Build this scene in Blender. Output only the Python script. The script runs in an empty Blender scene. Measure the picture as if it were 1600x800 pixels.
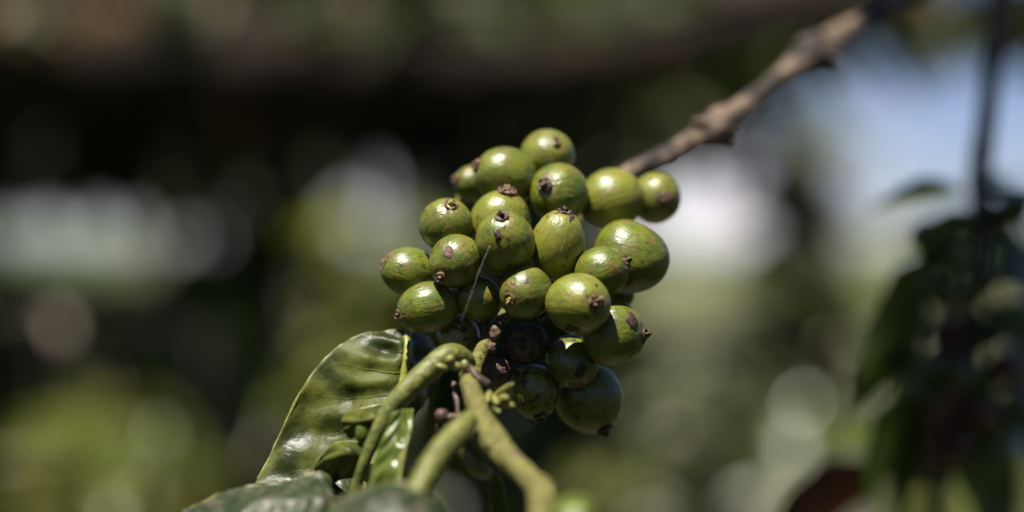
import bpy, bmesh, math, random
import numpy as np
from mathutils import Vector, Matrix, noise as mnoise

# ------------------------------------------------------------------ camera, world, sun, exposure
sc = bpy.context.scene
COL = sc.collection
R = math.radians
D, H, FPX = 0.413, 1.30, 1600 * 60 / 36.0      # subject distance, lens height, focal length in photo pixels

cam = bpy.data.cameras.new('camera')
cam.lens = 60; cam.sensor_width = 36
cam.clip_start = 0.02; cam.clip_end = 3000
cam.dof.use_dof = True
cam.dof.focus_distance = D - 0.008
cam.dof.aperture_fstop = 2.9
camo = bpy.data.objects.new('camera', cam); COL.objects.link(camo)
camo.location = (0, -D, H); camo.rotation_euler = (R(90), 0, 0)
sc.camera = camo

SUN = Vector((-0.21, -0.29, 0.92)).normalized()      # towards the sun: high, a little left, behind the lens
sun = bpy.data.lights.new('sun', 'SUN'); sun.energy = 5.0; sun.angle = R(0.5); sun.color = (1.0, 0.95, 0.86)
suno = bpy.data.objects.new('sun', sun); COL.objects.link(suno)
suno.rotation_euler = SUN.to_track_quat('Z', 'Y').to_euler()

world = bpy.data.worlds.new('World'); sc.world = world; world.use_nodes = True
wn, wl = world.node_tree.nodes, world.node_tree.links
wn.clear()
sky = wn.new('ShaderNodeTexSky'); sky.sky_type = 'NISHITA'; sky.sun_disc = False
sky.sun_elevation = math.asin(SUN.z); sky.sun_rotation = math.atan2(SUN.x, SUN.y)
sky.altitude = 1400; sky.air_density = 1.0; sky.dust_density = 0.6; sky.ozone_density = 3.0
wtc = wn.new('ShaderNodeTexCoord')
wmap = wn.new('ShaderNodeMapping'); wmap.inputs['Scale'].default_value = (1, 1, 1.8); wmap.inputs['Location'].default_value = (0.295, 0.1, 0.0)
wno = wn.new('ShaderNodeTexNoise'); wno.inputs['Scale'].default_value = 5.0; wno.inputs['Detail'].default_value = 5
wra = wn.new('ShaderNodeMapRange'); wra.inputs['From Min'].default_value = 0.49; wra.inputs['From Max'].default_value = 0.68
wmx = wn.new('ShaderNodeMix'); wmx.data_type = 'RGBA'; wmx.inputs['B'].default_value = (11.5, 10.8, 11.3, 1)
wbg = wn.new('ShaderNodeBackground'); wbg.inputs['Strength'].default_value = 0.05
wou = wn.new('ShaderNodeOutputWorld')
wl.new(wtc.outputs['Generated'], wmap.inputs['Vector']); wl.new(wmap.outputs[0], wno.inputs['Vector'])
wsp = wn.new('ShaderNodeSeparateXYZ'); wl.new(wtc.outputs['Generated'], wsp.inputs[0])
wlo = wn.new('ShaderNodeMapRange'); wlo.inputs['From Min'].default_value = 0.05; wlo.inputs['From Max'].default_value = 0.095   # cumulus only low over the horizon
wlo.inputs['To Min'].default_value = 1.0; wlo.inputs['To Max'].default_value = 0.0
wl.new(wsp.outputs['Z'], wlo.inputs['Value'])
wml = wn.new('ShaderNodeMath'); wml.operation = 'MULTIPLY'
wl.new(wno.outputs['Fac'], wra.inputs['Value']); wl.new(wra.outputs[0], wml.inputs[0]); wl.new(wlo.outputs[0], wml.inputs[1])
wl.new(wml.outputs[0], wmx.inputs['Factor'])
wti = wn.new('ShaderNodeMix'); wti.data_type = 'RGBA'; wti.blend_type = 'MULTIPLY'; wti.inputs['Factor'].default_value = 1.0
wti.inputs['B'].default_value = (0.90, 0.84, 1.02, 1)      # the photo's cool lilac white balance of the sky
wl.new(sky.outputs[0], wti.inputs['A']); wl.new(wti.outputs['Result'], wmx.inputs['A']); wl.new(wmx.outputs['Result'], wbg.inputs['Color'])
wl.new(wbg.outputs[0], wou.inputs['Surface'])

sc.view_settings.view_transform = 'Standard'; sc.view_settings.look = 'None'
sc.view_settings.gamma = 1.0; sc.view_settings.exposure = 1.05
sc.render.engine = 'CYCLES'
sc.cycles.use_denoising = True
sc.cycles.max_bounces = 6; sc.cycles.diffuse_bounces = 3; sc.cycles.glossy_bounces = 3
sc.cycles.use_adaptive_sampling = True; sc.cycles.adaptive_threshold = 0.02
sc.cycles.caustics_reflective = False; sc.cycles.caustics_refractive = False
sc.cycles.sample_clamp_indirect = 6

# ------------------------------------------------------------------ helpers
rnd = random.Random(11)

def P(px, py, mm=0.0):
    """A point of the place given by where the lens sees it and its distance in mm beyond the cluster."""
    d = D + mm / 1000.0
    return Vector(((px - 800) / FPX * d, mm / 1000.0, H + (400 - py) / FPX * d))

def spx(px, mm=0.0):
    return px / FPX * (D + mm / 1000.0)

def tag(o, label=None, cat=None, group=None, kind=None):
    if label: o['label'] = label
    if cat: o['category'] = cat
    if group: o['group'] = group
    if kind: o['kind'] = kind
    return o

def obj(name, verts, faces, mat, parent=None, smooth=True, loc=None):
    me = bpy.data.meshes.new(name)
    me.from_pydata([tuple(v) for v in verts], [], faces)
    if smooth: me.polygons.foreach_set('use_smooth', [True] * len(me.polygons))
    me.materials.append(mat); me.update()
    o = bpy.data.objects.new(name, me); COL.objects.link(o)
    if parent: o.parent = parent
    if loc is not None: o.location = loc
    return o

def empty(name, loc=(0, 0, 0)):
    o = bpy.data.objects.new(name, None); COL.objects.link(o); o.location = loc
    o.empty_display_size = 0.02
    return o

def child(o, parent):
    """parent o (built in world coordinates) to an unrotated parent, keeping it in place"""
    o.parent = parent
    o.matrix_parent_inverse = parent_matrix(parent).inverted()
    return o

def parent_matrix(p):
    m = Matrix.LocRotScale(p.location, p.rotation_euler, p.scale)
    if p.parent: m = parent_matrix(p.parent) @ p.matrix_parent_inverse @ m
    return m

def catmull(pts, n):
    """n samples along a Catmull-Rom curve; pts are tuples of any length"""
    a = np.array(pts, float); k = len(a)
    if k == 2:
        t = np.linspace(0, 1, n)[:, None]; return a[0] * (1 - t) + a[1] * t
    ext = np.vstack([2 * a[0] - a[1], a, 2 * a[-1] - a[-2]])
    out = []
    for s in np.linspace(0, k - 1 - 1e-9, n):
        i = int(s); t = s - i
        p0, p1, p2, p3 = ext[i:i + 4]
        out.append(0.5 * (2 * p1 + (p2 - p0) * t + (2 * p0 - 5 * p1 + 4 * p2 - p3) * t * t + (3 * p1 - p0 - 3 * p2 + p3) * t ** 3))
    return np.array(out)

def tube_geo(pts, radii, n=60, seg=18, rough=0.0, rscale=300.0, flat=1.0):
    """rounded tube through pts with given radii, a little uneven"""
    c = catmull([tuple(p) + (r,) for p, r in zip(pts, radii)], n)
    V, F = [], []
    up = Vector((0.3, 0.2, 1)).normalized()
    prev = None
    for i in range(n):
        p = Vector(c[i, :3]); r = max(c[i, 3], 1e-6)
        t = (Vector(c[min(i + 1, n - 1), :3]) - Vector(c[max(i - 1, 0), :3])).normalized()
        if prev is None:
            a = t.cross(up).normalized()
        else:
            a = (prev - t * prev.dot(t)).normalized()
        prev = a
        b = t.cross(a)
        for j in range(seg):
            th = 2 * math.pi * j / seg
            dirv = a * math.cos(th) + b * math.sin(th) * flat
            k = 1.0
            if rough:
                k += rough * (mnoise.noise((p + dirv * r) * rscale) + 0.5 * mnoise.noise((p + dirv * r) * rscale * 2.7))
            V.append(p + dirv * r * k)
    for i in range(n - 1):
        for j in range(seg):
            j2 = (j + 1) % seg
            F.append((i * seg + j, i * seg + j2, (i + 1) * seg + j2, (i + 1) * seg + j))
    s = len(V); V.append(Vector(c[0, :3])); V.append(Vector(c[-1, :3]))
    for j in range(seg):
        F.append((s, (j + 1) % seg, j)); F.append((s + 1, (n - 1) * seg + j, (n - 1) * seg + (j + 1) % seg))
    return V, F

def tube(name, pts, radii, mat, parent, **k):
    V, F = tube_geo(pts, radii, **k)
    return child(obj(name, V, F, mat), parent)

def lathe_geo(prof, seg=32, wob=0.0, seed=0.0, wscale=3.0):
    """prof: list of (radius, z) from +z pole to -z pole"""
    V, F = [], []
    n = len(prof)
    for i, (r, z) in enumerate(prof):
        for j in range(seg):
            th = 2 * math.pi * j / seg
            v = Vector((r * math.cos(th), r * math.sin(th), z))
            if wob:
                v *= 1 + wob * mnoise.noise(v / 0.0067 * wscale + Vector((seed, seed * 1.7, 0)))
            V.append(v)
    for i in range(n - 1):
        for j in range(seg):
            j2 = (j + 1) % seg
            F.append((i * seg + j, (i + 1) * seg + j, (i + 1) * seg + j2, i * seg + j2))
    F.append(tuple(range(seg))); F.append(tuple(reversed(range((n - 1) * seg, n * seg))))
    return V, F

# ------------------------------------------------------------------ materials
def new_mat(name):
    m = bpy.data.materials.new(name); m.use_nodes = True
    nt = m.node_tree; nt.nodes.clear()
    out = nt.nodes.new('ShaderNodeOutputMaterial')
    return m, nt, out

def N(nt, kind, **inp):
    n = nt.nodes.new('ShaderNode' + kind)
    for k, v in inp.items():
        n.inputs[k.replace('_', ' ')].default_value = v
    return n

def mixc(nt, fac, a, b):
    n = nt.nodes.new('ShaderNodeMix'); n.data_type = 'RGBA'
    for s, v in (('Factor', fac), ('A', a), ('B', b)):
        if isinstance(v, bpy.types.NodeSocket): nt.links.new(v, n.inputs[s])
        elif isinstance(v, (int, float)): n.inputs[s].default_value = v
        else: n.inputs[s].default_value = tuple(v) + (1,)
    return n.outputs['Result']

def rng(nt, v, a, b, lo=0.0, hi=1.0):
    n = nt.nodes.new('ShaderNodeMapRange'); n.interpolation_type = 'SMOOTHSTEP'
    nt.links.new(v, n.inputs['Value'])
    n.inputs['From Min'].default_value = a; n.inputs['From Max'].default_value = b
    n.inputs['To Min'].default_value = lo; n.inputs['To Max'].default_value = hi
    return n.outputs[0]

def noisetex(nt, vec, scale, detail=4.0, rough=0.55):
    n = nt.nodes.new('ShaderNodeTexNoise')
    n.inputs['Scale'].default_value = scale; n.inputs['Detail'].default_value = detail; n.inputs['Roughness'].default_value = rough
    if vec is not None: nt.links.new(vec, n.inputs['Vector'])
    return n.outputs['Fac']

def mul(nt, a, b):
    n = nt.nodes.new('ShaderNodeMath'); n.operation = 'MULTIPLY'
    for i, v in enumerate((a, b)):
        if isinstance(v, bpy.types.NodeSocket): nt.links.new(v, n.inputs[i])
        else: n.inputs[i].default_value = v
    return n.outputs[0]

def bump(nt, h, strength, dist):
    n = nt.nodes.new('ShaderNodeBump'); n.inputs['Strength'].default_value = strength; n.inputs['Distance'].default_value = dist
    nt.links.new(h, n.inputs['Height']); return n.outputs[0]

def cherry_mat(name, g1, g2, brown, speck=0.64):
    m, nt, out = new_mat(name); L = nt.links
    tc = N(nt, 'TexCoord'); oi = N(nt, 'ObjectInfo')
    off = nt.nodes.new('ShaderNodeVectorMath'); off.operation = 'ADD'
    L.new(tc.outputs['Object'], off.inputs[0]); L.new(oi.outputs['Random'], off.inputs[1])
    v = off.outputs[0]
    big = noisetex(nt, v, 170, 3)
    c = mixc(nt, rng(nt, big, 0.35, 0.68), g1, g2)
    # long streaks running from the eye of the fruit
    mp = N(nt, 'Mapping', Scale=(1, 1, 0.22)); L.new(v, mp.inputs['Vector'])
    st = noisetex(nt, mp.outputs[0], 1700, 3)
    c = mixc(nt, rng(nt, st, 0.45, 0.7, 0, 0.25), c, tuple(x * 0.55 for x in g1))
    pale = noisetex(nt, v, 2200, 2)
    c = mixc(nt, rng(nt, pale, 0.60, 0.70, 0, 0.22), c, (0.30, 0.31, 0.10))
    rust = noisetex(nt, v, 300, 5, 0.65)
    c = mixc(nt, rng(nt, rust, 0.49, 0.66, 0, 0.8), c, (0.16, 0.11, 0.028))
    blot = noisetex(nt, v, 1300, 4, 0.6)
    c = mixc(nt, rng(nt, blot, 0.60, 0.68, 0, 0.6), c, (0.06, 0.05, 0.015))
    # yellowish or rusty tint per fruit
    c = mixc(nt, rng(nt, oi.outputs['Random'], 0.3, 1.0, 0, 0.45), c, (0.23, 0.22, 0.03))
    sp = noisetex(nt, v, 620, 5, 0.6)
    area = noisetex(nt, v, 120, 2)
    fac = mul(nt, rng(nt, sp, speck - 0.07, speck), rng(nt, area, 0.40, 0.58))
    c = mixc(nt, fac, c, brown)
    sep = N(nt, 'SeparateXYZ'); L.new(tc.outputs['Generated'], sep.inputs[0])
    ring = mul(nt, rng(nt, sep.outputs['Z'], 0.90, 0.985), rng(nt, noisetex(nt, v, 420, 3), 0.42, 0.66, 0, 0.9))
    c = mixc(nt, ring, c, (0.16, 0.095, 0.04))
    b = N(nt, 'BsdfPrincipled'); L.new(c, b.inputs['Base Color'])
    L.new(rng(nt, noisetex(nt, v, 500, 4), 0.3, 0.75, 0.29, 0.46), b.inputs['Roughness'])
    b.inputs['Specular IOR Level'].default_value = 0.6
    b.inputs['Subsurface Weight'].default_value = 0.06
    b.inputs['Subsurface Radius'].default_value = (0.5, 0.8, 0.15); b.inputs['Subsurface Scale'].default_value = 0.002
    b.inputs['Coat Weight'].default_value = 0.0; b.inputs['Coat Roughness'].default_value = 0.22
    h = noisetex(nt, mp.outputs[0], 1000, 4)
    L.new(bump(nt, h, 0.5, 0.0005), b.inputs['Normal'])
    L.new(b.outputs[0], out.inputs['Surface'])
    return m

def simple_mat(name, c1, c2, scale, rough=0.6, bstr=0.4, bdist=0.0004, spec=0.4, stretch=None, c3=None, c3lo=0.6, c3scale=None, island=0.0, rough2=None):
    m, nt, out = new_mat(name); L = nt.links
    tc = N(nt, 'TexCoord'); v = tc.outputs['Object']
    if stretch:
        mp = N(nt, 'Mapping', Scale=stretch); L.new(v, mp.inputs['Vector']); v = mp.outputs[0]
    f = noisetex(nt, v, scale, 5)
    c = mixc(nt, rng(nt, f, 0.36, 0.66), c1, c2)
    if c3: c = mixc(nt, rng(nt, noisetex(nt, v, c3scale or scale * 0.4, 4), c3lo, c3lo + 0.09), c, c3)
    b = N(nt, 'BsdfPrincipled', Roughness=rough); L.new(c, b.inputs['Base Color'])
    if rough2: L.new(rng(nt, f, 0.3, 0.7, rough, rough2), b.inputs['Roughness'])
    b.inputs['Specular IOR Level'].default_value = spec
    L.new(bump(nt, noisetex(nt, v, scale * 1.6, 5), bstr, bdist), b.inputs['Normal'])
    L.new(b.outputs[0], out.inputs['Surface'])
    return m

def leaf_mat(name, c1, c2, trans=(0.12, 0.2, 0.02), tw=0.25, rough=0.3, scale=90, bdist=0.0006, island=False, c3=None, c3lo=0.62, bstr=0.5, spec=0.5, dry=None, dryp=0.0, bscale=260):
    m, nt, out = new_mat(name); L = nt.links
    tc = N(nt, 'TexCoord'); v = tc.outputs['Object']
    f = noisetex(nt, v, scale, 4)
    c = mixc(nt, rng(nt, f, 0.35, 0.68), c1, c2)
    tcol = None
    if c3: c = mixc(nt, rng(nt, noisetex(nt, v, scale * 1.7, 5), c3lo, c3lo + 0.08), c, c3)
    if island:
        ge = N(nt, 'NewGeometry'); ri = ge.outputs['Random Per Island']
        c = mixc(nt, rng(nt, ri, 0.45, 1.0, 0, 0.75), c, c3 or c2)
        if dry:
            wn_ = N(nt, 'TexWhiteNoise'); wn_.noise_dimensions = '1D'; L.new(ri, wn_.inputs['W'])
            lt = nt.nodes.new('ShaderNodeMath'); lt.operation = 'LESS_THAN'; lt.inputs[1].default_value = dryp
            L.new(wn_.outputs['Value'], lt.inputs[0])
            c = mixc(nt, lt.outputs[0], c, dry)
            tcol = mixc(nt, lt.outputs[0], trans, tuple(x * 0.9 for x in dry))
    b = N(nt, 'BsdfPrincipled', Roughness=rough); L.new(c, b.inputs['Base Color'])
    b.inputs['Specular IOR Level'].default_value = spec
    L.new(rng(nt, f, 0.3, 0.7, rough * 0.8, rough * 1.35), b.inputs['Roughness'])
    if bdist: L.new(bump(nt, noisetex(nt, v, bscale, 4), bstr, bdist), b.inputs['Normal'])
    t = N(nt, 'BsdfTranslucent')
    if tcol: L.new(tcol, t.inputs['Color'])
    else: t.inputs['Color'].default_value = tuple(trans) + (1,)
    mx = N(nt, 'MixShader'); mx.inputs[0].default_value = tw
    L.new(b.outputs[0], mx.inputs[1]); L.new(t.outputs[0], mx.inputs[2]); L.new(mx.outputs[0], out.inputs['Surface'])
    return m

M = {}
M['cherry'] = cherry_mat('cherry_skin', (0.070, 0.096, 0.007), (0.145, 0.168, 0.013), (0.05, 0.026, 0.013))
M['cherry_shade_lift'] = cherry_mat('shade_lift_cherry_skin', (0.085, 0.11, 0.013), (0.14, 0.155, 0.02), (0.04, 0.02, 0.012), 0.60)  # skin of the shaded cherries, colour lightened to make up for weak fill
M['withered'] = simple_mat('withered_fruit', (0.05, 0.032, 0.024), (0.15, 0.10, 0.07), 500, 0.75, 1.0, 0.0012)
M['calyx'] = simple_mat('calyx_brown', (0.06, 0.032, 0.018), (0.20, 0.115, 0.06), 900, 0.6, 0.8, 0.0003)
M['calyx_dark'] = simple_mat('calyx_dark', (0.03, 0.016, 0.012), (0.10, 0.055, 0.035), 900, 0.55, 0.8, 0.0003)
M['calyx_yellow'] = simple_mat('calyx_yellow', (0.26, 0.19, 0.04), (0.36, 0.28, 0.07), 900, 0.5, 0.6, 0.0002)
M['scar'] = simple_mat('scar_crust', (0.045, 0.022, 0.014), (0.19, 0.105, 0.07), 1100, 0.6, 1.0, 0.0003)
M['scar_dark'] = simple_mat('scar_dark', (0.022, 0.012, 0.008), (0.07, 0.035, 0.022), 1100, 0.5, 0.8, 0.0002)
M['bark'] = simple_mat('twig_bark', (0.065, 0.044, 0.03), (0.20, 0.138, 0.092), 420, 0.75, 0.9, 0.0006, stretch=(1, 1, 1), c3=(0.026, 0.019, 0.015), c3lo=0.49, c3scale=60)  # dark patches put dapple shadow and node shade into the bark colour
M['stem'] = simple_mat('green_stem', (0.105, 0.10, 0.018), (0.18, 0.16, 0.04), 380, 0.55, 1.0, 0.0016, c3=(0.12, 0.075, 0.04), c3lo=0.56, c3scale=150)
M['petiole'] = simple_mat('petiole_green', (0.085, 0.10, 0.02), (0.17, 0.17, 0.035), 500, 0.42, 0.8, 0.0006)
M['bud'] = simple_mat('bud_green', (0.12, 0.125, 0.03), (0.21, 0.195, 0.05), 700, 0.4, 0.4, 0.0002)
M['budbrown'] = simple_mat('bud_brown', (0.03, 0.019, 0.015), (0.11, 0.066, 0.045), 700, 0.45, 0.7, 0.0003)
M['leaf'] = leaf_mat('leaf_glossy', (0.020, 0.028, 0.003), (0.088, 0.098, 0.009), (0.18, 0.20, 0.02), 0.14, 0.46, 120, 0.0016, spec=0.28, bscale=120, bstr=0.6)  # dark to olive mottling imitates patchy light on the blade
M['leaf_young'] = leaf_mat('leaf_young', (0.10, 0.14, 0.022), (0.17, 0.21, 0.035), (0.35, 0.40, 0.05), 0.35, 0.33, 110, 0.0005)
M['leaf_sheen'] = leaf_mat('leaf_sheen', (0.022, 0.034, 0.010), (0.05, 0.06, 0.022), (0.12, 0.16, 0.02), 0.13, 0.40, 150, 0.0012, c3=(0.085, 0.065, 0.05), c3lo=0.55, bstr=0.9)
M['vein'] = simple_mat('vein_pale', (0.17, 0.19, 0.03), (0.28, 0.28, 0.06), 500, 0.4, 0.4, 0.0002)
M['margin'] = simple_mat('leaf_lit_rim', (0.12, 0.13, 0.03), (0.26, 0.24, 0.08), 420, 0.33, 0.5, 0.0002)  # paler than the blade; the sunlit rim is put into this colour
M['silk'] = simple_mat('spider_silk', (0.6, 0.6, 0.55), (0.7, 0.7, 0.65), 500, 0.3, 0.0, 0.0001)
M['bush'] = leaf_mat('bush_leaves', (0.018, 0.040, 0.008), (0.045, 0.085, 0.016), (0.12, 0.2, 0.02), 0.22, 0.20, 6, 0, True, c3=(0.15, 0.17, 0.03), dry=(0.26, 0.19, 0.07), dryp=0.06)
M['bush_pale'] = leaf_mat('pale_bush_leaves', (0.11, 0.135, 0.06), (0.20, 0.215, 0.115), (0.2, 0.28, 0.05), 0.28, 0.42, 6, 0, True, c3=(0.32, 0.30, 0.20), dry=(0.42, 0.36, 0.29), dryp=0.15)  # paler than the other bush leaves; background sunlight put into the colour
M['bush_yellow'] = leaf_mat('yellow_green_leaves', (0.09, 0.11, 0.02), (0.17, 0.175, 0.035), (0.28, 0.30, 0.04), 0.28, 0.24, 6, 0, True, c3=(0.20, 0.19, 0.05))
M['shade_leaf'] = leaf_mat('shade_tree_leaves', (0.018, 0.030, 0.010), (0.04, 0.055, 0.015), (0.05, 0.07, 0.01), 0.10, 0.5, 6, 0, True, c3=(0.075, 0.06, 0.025), dry=(0.24, 0.14, 0.055), dryp=0.10, spec=0.25)
M['shade_leaf_plain'] = leaf_mat('sky_blocker_leaves', (0.022, 0.034, 0.008), (0.05, 0.065, 0.013), (0.20, 0.22, 0.03), 0.28, 0.5, 6, 0, True, c3=(0.06, 0.06, 0.02), spec=0.25)  # leaves of the added tree, translucent to give a warm green fill
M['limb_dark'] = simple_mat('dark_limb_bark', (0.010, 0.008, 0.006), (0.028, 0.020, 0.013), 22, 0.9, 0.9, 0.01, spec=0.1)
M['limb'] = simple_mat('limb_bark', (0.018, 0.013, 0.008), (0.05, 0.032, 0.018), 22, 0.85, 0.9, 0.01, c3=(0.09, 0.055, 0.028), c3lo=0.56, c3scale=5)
M['far_stem'] = simple_mat('purplish_stem', (0.035, 0.022, 0.020), (0.075, 0.045, 0.038), 60, 0.6, 0.5, 0.001)
M['dead_leaf'] = leaf_mat('dead_leaf', (0.07, 0.022, 0.012), (0.12, 0.04, 0.02), (0.10, 0.03, 0.012), 0.12, 0.6, 60, 0.001)
M['dapple_leaf'] = leaf_mat('dapple_leaf', (0.26, 0.15, 0.055), (0.36, 0.22, 0.09), (0.3, 0.17, 0.06), 0.2, 0.6, 30, 0.001, spec=0.2)  # orange of a sun dapple put into the leaf colour
M['red_cherry'] = simple_mat('dark_red_cherry', (0.07, 0.018, 0.011), (0.10, 0.03, 0.015), 60, 0.35, 0.1, 0.0003)
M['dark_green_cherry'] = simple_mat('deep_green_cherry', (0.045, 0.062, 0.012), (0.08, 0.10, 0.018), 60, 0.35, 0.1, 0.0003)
M['soil'] = simple_mat('dry_soil', (0.10, 0.09, 0.055), (0.19, 0.165, 0.12), 1.3, 0.95, 0.6, 0.05, spec=0.1, c3=(0.07, 0.09, 0.02), c3lo=0.44, c3scale=0.35)
M['hill'] = simple_mat('hill_green', (0.035, 0.06, 0.022), (0.07, 0.095, 0.035), 0.03, 0.95, 0.6, 1.0, spec=0.1)

# ------------------------------------------------------------------ the setting: ground and far hills
def ground():
    xs = np.concatenate([-np.geomspace(1500, 1.5, 40), [0], np.geomspace(1.5, 1500, 40)])
    ys = np.concatenate([-np.geomspace(1500, 1.5, 30), [0], np.geomspace(1.5, 2500, 50)])
    V, F = [], []
    for y in ys:
        for x in xs:
            r = math.hypot(x, y)
            z = 0.10 * mnoise.noise(Vector((x * 0.6, y * 0.6, 0))) * min(1, r / 3) - 0.012 * max(0, min(y, 60) - 3)
            V.append((x, y, z))
    nx = len(xs)
    for j in range(len(ys) - 1):
        for i in range(nx - 1):
            a = j * nx + i; F.append((a, a + 1, a + 1 + nx, a + nx))
    return tag(obj('ground', V, F, M['soil']), 'dry grey brown soil with green patches under the bushes', None, None, 'structure')
ground()

def hills():
    V, F = [], []
    n, m = 90, 8
    for j in range(m):
        for i in range(n):
            a = math.pi * (-0.15 + 1.3 * i / (n - 1))
            r = 500 + 60 * j
            h = (9 + 7 * mnoise.noise(Vector((i * 0.13, 3.1, 0))) + 3 * mnoise.noise(Vector((i * 0.5, j * 0.4, 7)))) * math.sin(math.pi * j / (m - 1)) - 2
            V.append((r * math.cos(a), r * math.sin(a), h))
    for j in range(m - 1):
        for i in range(n - 1):
            F.append((j * n + i, j * n + i + 1, (j + 1) * n + i + 1, (j + 1) * n + i))
    return tag(obj('hills', V, F, M['hill']), 'low green hills along the horizon', None, None, 'structure')
hills()

# ------------------------------------------------------------------ foliage
def leaf_template(L=0.12, W=0.05, fold=0.25, droop=0.35):
    """a pointed, folded, drooping leaf along +x, 5 stations"""
    st = [(0.0, 0.03), (0.2, 0.62), (0.45, 1.0), (0.72, 0.72), (0.9, 0.25), (1.0, 0.02)]
    V = []
    for t, w in st:
        x = L * t; z = -droop * L * t * t; h = W / 2 * w
        V += [(x, -h, z + fold * h), (x, 0, z), (x, h, z + fold * h)]
    F = []
    for i in range(len(st) - 1):
        a = 3 * i
        F += [(a, a + 3, a + 4, a + 1), (a + 1, a + 4, a + 5, a + 2)]
    return np.array(V), F

def leaf_cloud(name, pos, azim, pitch, roll, size, mat, parent=None, L=0.12, W=0.05, fold=0.25, droop=0.35):
    """one mesh with a leaf at each position"""
    T, TF = leaf_template(L, W, fold, droop)
    n = len(pos); k = len(T)
    pos = np.asarray(pos); s = np.asarray(size)[:, None, None]
    ca, sa, cp, sp, cr, sr = np.cos(azim), np.sin(azim), np.cos(pitch), np.sin(pitch), np.cos(roll), np.sin(roll)
    X, Y, Z = T[:, 0][None], T[:, 1][None], T[:, 2][None]
    y1 = Y * cr[:, None] - Z * sr[:, None]; z1 = Y * sr[:, None] + Z * cr[:, None]
    x2 = X * cp[:, None] - z1 * sp[:, None]; z2 = X * sp[:, None] + z1 * cp[:, None]
    x3 = x2 * ca[:, None] - y1 * sa[:, None]; y3 = x2 * sa[:, None] + y1 * ca[:, None]
    V = (np.stack([x3, y3, z2], -1) * s + pos[:, None, :]).reshape(-1, 3)
    TFa = np.array(TF); F = (TFa[None] + (np.arange(n) * k)[:, None, None]).reshape(-1, 4)
    me = bpy.data.meshes.new(name)
    me.vertices.add(len(V)); me.vertices.foreach_set('co', V.ravel().astype(np.float32))
    me.loops.add(F.size); me.loops.foreach_set('vertex_index', F.ravel().astype(np.int32))
    me.polygons.add(len(F)); me.polygons.foreach_set('loop_start', np.arange(0, F.size, 4, dtype=np.int32))
    me.polygons.foreach_set('use_smooth', np.ones(len(F), bool))
    me.materials.append(mat); me.update(calc_edges=True); me.validate()
    o = bpy.data.objects.new(name, me); COL.objects.link(o)
    if parent: o.parent = parent
    return o

def bush_parts(seed, height, radius, nleaf, leaf, low=0.12, size=1.0):
    """trunk and crown meshes of a coffee bush, base at the origin"""
    g = np.random.default_rng(seed)
    root = empty('coffee_bush')
    V, F = tube_geo([Vector((0, 0, -0.05)), Vector((0.02, 0.01, height * 0.4)), Vector((-0.01, 0.02, height * 0.8)), Vector((0, 0, height * 0.97))],
                    [0.022, 0.018, 0.012, 0.004], n=20, seg=9, rough=0.15, rscale=40)
    BV, BF = list(V), list(F)
    pos, az, pi_, ro, si = [], [], [], [], []
    nb = 46
    per = nleaf // nb
    for b in range(nb):
        z0 = height * (low + (0.98 - low) * (b / nb) ** 0.85); a = g.uniform(0, 2 * math.pi)
        ln = radius * (0.35 + 0.75 * math.sin(math.pi * (0.18 + 0.74 * (1 - b / nb)))) * g.uniform(0.75, 1.15)
        rise = g.uniform(0.05, 0.4); sag = g.uniform(0.25, 0.6)
        pts = []
        for s in (0, 0.35, 0.7, 1.0):
            pts.append(Vector((math.cos(a) * ln * s, math.sin(a) * ln * s, z0 + ln * (rise * s - sag * s * s))))
        v, f = tube_geo(pts, [0.006, 0.005, 0.0035, 0.0015], n=8, seg=5)
        o = len(BV); BV += v; BF += [tuple(i + o for i in q) for q in f]
        for k in range(per):
            s = g.uniform(0.25, 1.0) ** 0.7
            jit = g.normal(0, 0.02, 3)
            pos.append((math.cos(a) * ln * s + jit[0], math.sin(a) * ln * s + jit[1], z0 + ln * (rise * s - sag * s * s) + jit[2]))
            az.append(a + g.choice([-1, 1]) * g.uniform(0.3, 1.5)); pi_.append(g.uniform(-1.25, 0.1)); ro.append(g.normal(0, 0.5)); si.append(size * g.uniform(0.6, 1.15))
    tr = obj('trunk', BV, BF, M['far_stem'], root)
    cr = leaf_cloud('crown', pos, np.array(az), np.array(pi_), np.array(ro), si, leaf, root)
    return root

def copy_tree(o, parent=None):
    c = o.copy(); COL.objects.link(c); c.parent = parent
    for ch in list(o.children): copy_tree(ch, c)
    return c

protos = {
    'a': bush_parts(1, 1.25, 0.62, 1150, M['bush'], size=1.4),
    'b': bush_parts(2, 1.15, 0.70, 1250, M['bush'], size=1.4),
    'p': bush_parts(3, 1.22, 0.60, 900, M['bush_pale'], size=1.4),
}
used = set()
def bush(kind, x, y, scale, rz, label, group='coffee bushes of the plantation'):
    o = protos[kind]
    if kind in used: o = copy_tree(o)
    used.add(kind)
    o.location = (x, y, -0.012 * max(0, y - 3) - 0.03); o.rotation_euler = (0, 0, R(rz)); o.scale = (scale,) * 3
    tag(o, label, 'bush', group)
    return o

def bx(px, y):      # x in metres of a photo column at distance y beyond the cluster
    return (px - 800) / FPX * (D + y)

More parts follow.
